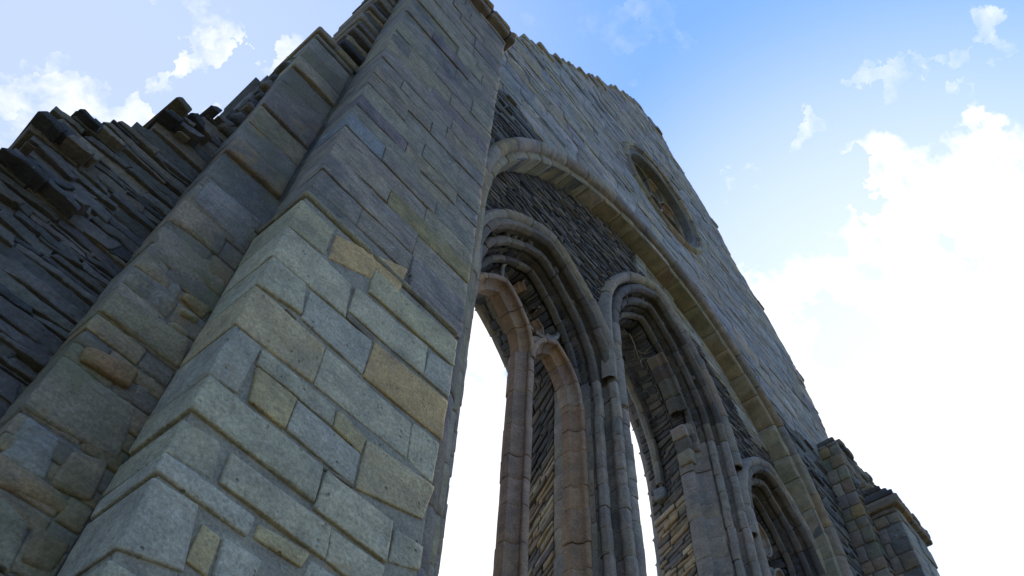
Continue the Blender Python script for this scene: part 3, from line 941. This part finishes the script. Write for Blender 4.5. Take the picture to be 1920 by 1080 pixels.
for (x0, x1, z0, z1, out, dp) in ((-.34, .03, 3.00, 3.035, .10, .4), (-.30, .05, 3.04, 3.075, .13, .4), (-.27, .02, 3.20, 3.235, .05, .4), (-.36, -.10, 3.33, 3.37, .09, .4), (-.33, -.08, 3.375, 3.43, .12, .4),
                              (-.30, -.02, 3.60, 3.63, .06, .4), (-.02, .16, 4.00, 4.035, .10, .4), (-.03, .20, 4.04, 4.09, .15, .4), (-.05, .12, 4.10, 4.14, .17, .4), (.06, .25, 4.16, 4.20, .12, .4), (.12, .28, 4.42, 4.47, .09, .3),
                              (-.50, -.16, 2.86, 2.90, .07, .4)):
    tw = random.uniform(-.015, .015); xm = x0 + (x1 - x0) * random.uniform(.35, .65); sk = random.uniform(-.03, .03)
    stone(tth, [(x0, z0), (xm - .003, z0 + tw * .5), (xm - .003 + sk, z1 + tw), (x0 + .03, z1 - .008)], front(YR), pick(SLATE), d0=out * random.uniform(.6, 1.1), depth=dp, r=.005, cell=.018, amp=.022, rings=2)
    stone(tth, [(xm + .003, z0 - tw * .3), (x1, z0 + tw), (x1 + sk, z1), (xm + .003 + sk, z1 + tw * .5)], front(YR), pick(SLATE), d0=out * random.uniform(.5, 1.0), depth=dp, r=.005, cell=.018, amp=.022, rings=2)
rw_.build('rubble_courses', M_SLT, rl)

# ------------------------------------------------------------------ right pilaster and buttress
rp = thing('corner_pilaster', 'far pilaster of reddish brown blocks with broken top at the right end of the gable', 'pilaster', (11.8, 3.0, -1.6))
XP = 11.02; YP2 = 2.50
ra_ = Acc()
RED = [(.24, .17, .13), (.20, .17, .15), (.17, .16, .16), (.22, .20, .17), (.26, .18, .10), (.19, .17, .16), (.23, .2, .17)]
courses(ra_, leftface(XP), lambda y, z: (y > YP2) & (y < 2.86), 2.5, 10.45, YP2, 2.86, (.2, .34), (.16, .26), RED, r=.015, cell=.09, amp=.009, joint=.012, depth=.1, snap=False, step=.01)
courses(ra_, front(YP2), lambda x, z: (x > XP) & (x < 12.85), 2.5, 10.35, XP, 12.85, (.07, .13), (.18, .5), SLATEL + DARKASH, r=.018, cell=.09, amp=.012, joint=.014, out=.015, depth=.1, snap=False)
courses(ra_, leftface(12.9), lambda y, z: (y > YP2) & (y < 3.2), 4, 10.1, YP2, 3.2, (.2, .34), (.16, .26), RED, r=.015, cell=.12, amp=.009, depth=.05, snap=False, step=.01)
box(ra_, (XP + .02, YP2 + .02, -1.6), (12.88, 3.3, 10.33), MORT, cell=.3, amp=.0)
ra_.build('pilaster_blocks', M_PIL, rp)
rc = Acc()
for k in range(34):
    x = random.uniform(XP - .04, 12.7); zt_ = 10.36 + random.uniform(-.02, .16) * (1 if x < 11.4 else .7) + .08
    w = random.uniform(.12, .3)
    stone(rc, [(x, zt_ - .1), (x + w, zt_ - .1), (x + w, zt_), (x, zt_)], front(YP2 + random.uniform(-.05, .05)), pick(DARKASH + SLATE), depth=.6, r=.03, cell=.07, amp=.02)
rc.build('broken_head', M_SLT, rp)

rb = thing('stone_buttress', 'far right buttress with heavy weathered coping beyond the third window', 'buttress', (11.9, 2.4, -1.6), BG)
XB = 11.27; XB2 = 12.42
rs = Acc()
courses(rs, leftface(XB), lambda y, z: (y > 2.1) & (y < 2.5), 2.5, 8.95, 2.1, 2.5, (.2, .36), (.17, .36), RED + DARKASH, r=.015, cell=.08, amp=.008, joint=.012, depth=.1, snap=False, step=.01)
courses(rs, front(2.1), lambda x, z: (x > XB) & (x < XB2), 2.5, 8.95, XB, XB2, (.2, .34), (.3, .7), ASH, r=.015, cell=.09, amp=.006, joint=.010, depth=.1, snap=False)
box(rs, (XB + .015, 2.115, -1.6), (XB2 - .01, 3.0, 8.95), MORT, cell=.3)
rs.build('shaft', M_ASHU, rb)
coping(rb, XB, XB2, 2.1, 8.92)

# ------------------------------------------------------------------ small plants


def tuft(name, label, cat, P, n, L, spread, woody=False):
    a = Acc()
    for k in range(n):
        th = random.uniform(0, 2 * math.pi); l = L * random.uniform(.5, 1.1); s = spread * random.uniform(.3, 1)
        p = [(P[0] + s * math.cos(th) * t * t * l, P[1] + s * math.sin(th) * t * t * l, P[2] + l * t * (1 - .25 * t)) for t in np.linspace(0, 1, 6)]
        tube(a, p, [.004 * (1 - .8 * t) + .0006 for t in np.linspace(0, 1, 6)], (.12, .13, .05) if not woody else (.16, .12, .08), k=4)
    o = a.build(name, M_GRASS, None, smooth=False)
    o['label'] = label; o['category'] = cat
    return o


M_GRASS, nt = new_mat('dry_grass')
b_ = nt.nodes.new('ShaderNodeBsdfPrincipled'); o_ = nt.nodes.new('ShaderNodeOutputMaterial'); a_ = nt.nodes.new('ShaderNodeAttribute'); a_.attribute_name = 'tint'
nt.links.new(a_.outputs['Color'], b_.inputs['Base Color']); nt.links.new(b_.outputs[0], o_.inputs[0]); b_.inputs['Roughness'].default_value = .8
x, z = tr(546, 108, 2.6)
tuft('grass_tuft', 'tiny grass tuft growing on the outer edge of the pilaster head', 'grass', (x, 2.6, z - .03), 9, .10, .8)
x, z = tr(676, 42, 2.46)
tuft('grass_tuft', 'tiny grass tuft on the dark broken core high beside the buttress', 'grass', (x, 2.46, z - .04), 8, .14, .8)
# dead stem rooted in the head of the middle window
ds = Acc()


def twig(p, d, L, r, lev):
    pts = [np.array(p)]; d = np.array(d, float)
    for k in range(6):
        d = d + RNG.normal(size=3) * .22; d /= np.linalg.norm(d); pts.append(pts[-1] + d * L / 6)
    tube(ds, pts, np.linspace(r, r * .4, 7), (.22, .18, .12), k=5)
    if lev:
        for k in (2, 3, 5):
            twig(pts[k], d + RNG.normal(size=3) * .8, L * .6, r * .5, lev - 1)


twig((6.02, 3.42, 9.0), (.5, -.1, -.7), .5, .009, 2)
o = ds.build('dead_stem', M_GRASS, None, smooth=False)
o['label'] = 'dry leafless stem hanging in the shadowed head of the middle window'; o['category'] = 'plant'

# ------------------------------------------------------------------ ground
gm, nt = new_mat('turf'); N = nt.nodes
b_ = N.new('ShaderNodeBsdfPrincipled'); o_ = N.new('ShaderNodeOutputMaterial'); nz = N.new('ShaderNodeTexNoise'); nz.inputs['Scale'].default_value = .8; nz.inputs['Detail'].default_value = 8
cr = N.new('ShaderNodeValToRGB'); cr.color_ramp.elements[0].color = (.07, .075, .03, 1); cr.color_ramp.elements[1].color = (.18, .16, .09, 1)
nt.links.new(nz.outputs['Fac'], cr.inputs[0]); nt.links.new(cr.outputs[0], b_.inputs['Base Color']); nt.links.new(b_.outputs[0], o_.inputs[0]); b_.inputs['Roughness'].default_value = .95
g = Acc(); n = 40
xs = np.sign(np.linspace(-1, 1, n + 1)) * np.abs(np.linspace(-1, 1, n + 1)) ** 3 * 1500
U, V_ = np.meshgrid(xs, xs, indexing='ij')
Zg = -GZ + .0 * U
i, j = np.meshgrid(np.arange(n), np.arange(n), indexing='ij'); q = (i * (n + 1) + j).ravel()
g.add(np.stack([U.ravel(), V_.ravel(), Zg.ravel()], 1), np.stack([q, q + n + 1, q + n + 2, q + 1], 1), (.1, .1, .05))
go = g.build('ground', gm, None, smooth=False); go['kind'] = 'structure'

# ------------------------------------------------------------------ light
SUN = ray(1760, 760)
el = math.asin(SUN[2]); az = math.atan2(SUN[0], SUN[1])          # azimuth from +Y towards +X
sl = bpy.data.lights.new('sun', 'SUN'); sl.energy = 3.0; sl.angle = math.radians(.5); sl.color = (1, .95, .86)
so = bpy.data.objects.new('sun', sl); COL.objects.link(so)
so.rotation_euler = Vector(SUN).to_track_quat('Z', 'Y').to_euler(); so.location = (0, 0, 60)

w = bpy.data.worlds.new('World'); SC.world = w; w.use_nodes = True
nt = w.node_tree; N = nt.nodes; L = nt.links; N.clear()
wo = N.new('ShaderNodeOutputWorld'); bg = N.new('ShaderNodeBackground'); L.new(bg.outputs[0], wo.inputs[0])
sky = N.new('ShaderNodeTexSky'); sky.sky_type = 'NISHITA'; sky.sun_disc = False
sky.sun_elevation = el; sky.sun_rotation = az; sky.air_density = 1.0; sky.dust_density = 0.25; sky.ozone_density = 2.0; sky.altitude = 100
tcw = N.new('ShaderNodeTexCoord'); DIR = tcw.outputs['Generated']
wv = N.new('ShaderNodeTexNoise'); wv.inputs['Scale'].default_value = 10; wv.inputs['Detail'].default_value = 6; wv.inputs['Roughness'].default_value = .6; L.new(DIR, wv.inputs['Vector'])
wsub = N.new('ShaderNodeVectorMath'); wsub.operation = 'SUBTRACT'; L.new(wv.outputs['Color'], wsub.inputs[0]); wsub.inputs[1].default_value = (.5, .5, .5)
wsc = N.new('ShaderNodeVectorMath'); wsc.operation = 'SCALE'; L.new(wsub.outputs[0], wsc.inputs[0]); wsc.inputs['Scale'].default_value = .055
wad = N.new('ShaderNodeVectorMath'); wad.operation = 'ADD'; L.new(DIR, wad.inputs[0]); L.new(wsc.outputs[0], wad.inputs[1])
WDIR = wad.outputs[0]        # billowed directions: ragged cloud edges


def wmath(op, a, b=None, clamp=False):
    x = N.new('ShaderNodeMath'); x.operation = op; x.use_clamp = clamp
    for k, v in ((0, a), (1, b)):
        if v is None: continue
        if isinstance(v, (int, float)): x.inputs[k].default_value = v
        else: L.new(v, x.inputs[k])
    return x.outputs[0]


def blob(px, py, inner, outer, warp=True):
    """1 inside an angular radius (degrees) round a direction of the real sky, 0 outside the outer one"""
    d = ray(px, py)
    dp = N.new('ShaderNodeVectorMath'); dp.operation = 'DOT_PRODUCT'; L.new(WDIR if warp else DIR, dp.inputs[0]); dp.inputs[1].default_value = d
    r_ = N.new('ShaderNodeMapRange'); r_.interpolation_type = 'SMOOTHSTEP'
    r_.inputs[1].default_value = math.cos(math.radians(outer)); r_.inputs[2].default_value = math.cos(math.radians(inner))
    L.new(dp.outputs['Value'], r_.inputs[0]); return r_.outputs[0]


def wn(scale, detail, rough, off=0):
    mp = N.new('ShaderNodeMapping'); mp.inputs['Location'].default_value = (off, off * .7, off * 1.3); L.new(DIR, mp.inputs['Vector'])
    n_ = N.new('ShaderNodeTexNoise'); n_.inputs['Scale'].default_value = scale; n_.inputs['Detail'].default_value = detail; n_.inputs['Roughness'].default_value = rough
    n_.inputs['Distortion'].default_value = .3
    L.new(mp.outputs[0], n_.inputs['Vector']); return n_.outputs['Fac']


nz1 = wn(8, 5, .55); nz2 = wn(26, 6, .6, 3.1)
shape = wmath('ADD', wmath('MULTIPLY', wmath('SUBTRACT', nz1, .5), 1.5), wmath('MULTIPLY', wmath('SUBTRACT', nz2, .5), 1.2))
BL = [(1850, 560, 5, 15, 1.25), (1640, 860, 9, 19, 1.35), (1250, 1000, 10, 22, 1.3), (1100, 1300, 12, 26, 1.3), (1860, 340, 1, 6.5, 1.0), (1700, 230, .2, 4.4, .50), (1890, 180, .2, 4.8, .62), (1530, 380, .3, 3.2, .6), (1500, 580, .3, 5.5, .95),
      (225, 160, .2, 2.8, .62), (295, 215, .3, 3.2, .72), (385, 120, .1, 2.0, .64), (470, 165, .1, 2.0, .66), (-40, 310, .5, 3.0, .6), (1095, 90, .1, 1.6, .37), (1115, 125, .1, 1.4, .38), (1160, 150, .1, 1.3, .33),
      (880, 680, 4, 10, 1.2), (1000, 760, 4, 10, 1.2)]
acc_ = None
for px, py, a, b, s in BL:
    v = wmath('MULTIPLY', blob(px, py, a, b), s)
    acc_ = v if acc_ is None else wmath('MAXIMUM', acc_, v)
hole = wmath('MULTIPLY', blob(1550, 490, .5, 3.4), .62)
low = wmath('MULTIPLY', blob(1880, 990, 3.5, 8.5), 1.15)
acc_ = wmath('SUBTRACT', wmath('SUBTRACT', acc_, hole), low)
gate = wmath('ADD', wmath('MULTIPLY', acc_, .85), .10)
dens = wmath('ADD', acc_, wmath('MULTIPLY', shape, gate))
mr = N.new('ShaderNodeMapRange'); mr.interpolation_type = 'SMOOTHSTEP'; mr.inputs[1].default_value = .20; mr.inputs[2].default_value = 1.15; L.new(dens, mr.inputs[0])
# a thin veil of high cloud, thicker towards the sun and the lower left
vl = wmath('MULTIPLY', blob(-100, 250, 2, 46, False), .40)
vl = wmath('MAXIMUM', vl, wmath('MULTIPLY', blob(1700, 800, 6, 30, False), .50))
cov = wmath('MAXIMUM', mr.outputs[0], vl)
cm = N.new('ShaderNodeMix'); cm.data_type = 'RGBA'
ad = N.new('ShaderNodeMix'); ad.data_type = 'RGBA'; ad.blend_type = 'ADD'; ad.inputs[0].default_value = 1.0
L.new(sky.outputs[0], ad.inputs[6]); ad.inputs[7].default_value = (.36, 1.22, 3.4, 1)      # bright blue air of a sky exposed for the shade
L.new(cov, cm.inputs[0]); L.new(ad.outputs[2], cm.inputs[6])
CLOUD = 7.4
cm.inputs[7].default_value = (CLOUD, CLOUD * 1.0, CLOUD * 1.0, 1)
L.new(cm.outputs[2], bg.inputs[0]); bg.inputs[1].default_value = .12

SC.view_settings.view_transform = 'Standard'; SC.view_settings.look = 'None'
SC.view_settings.exposure = 0.48; SC.view_settings.gamma = 1
SC.cycles.max_bounces = 6; SC.cycles.diffuse_bounces = 3
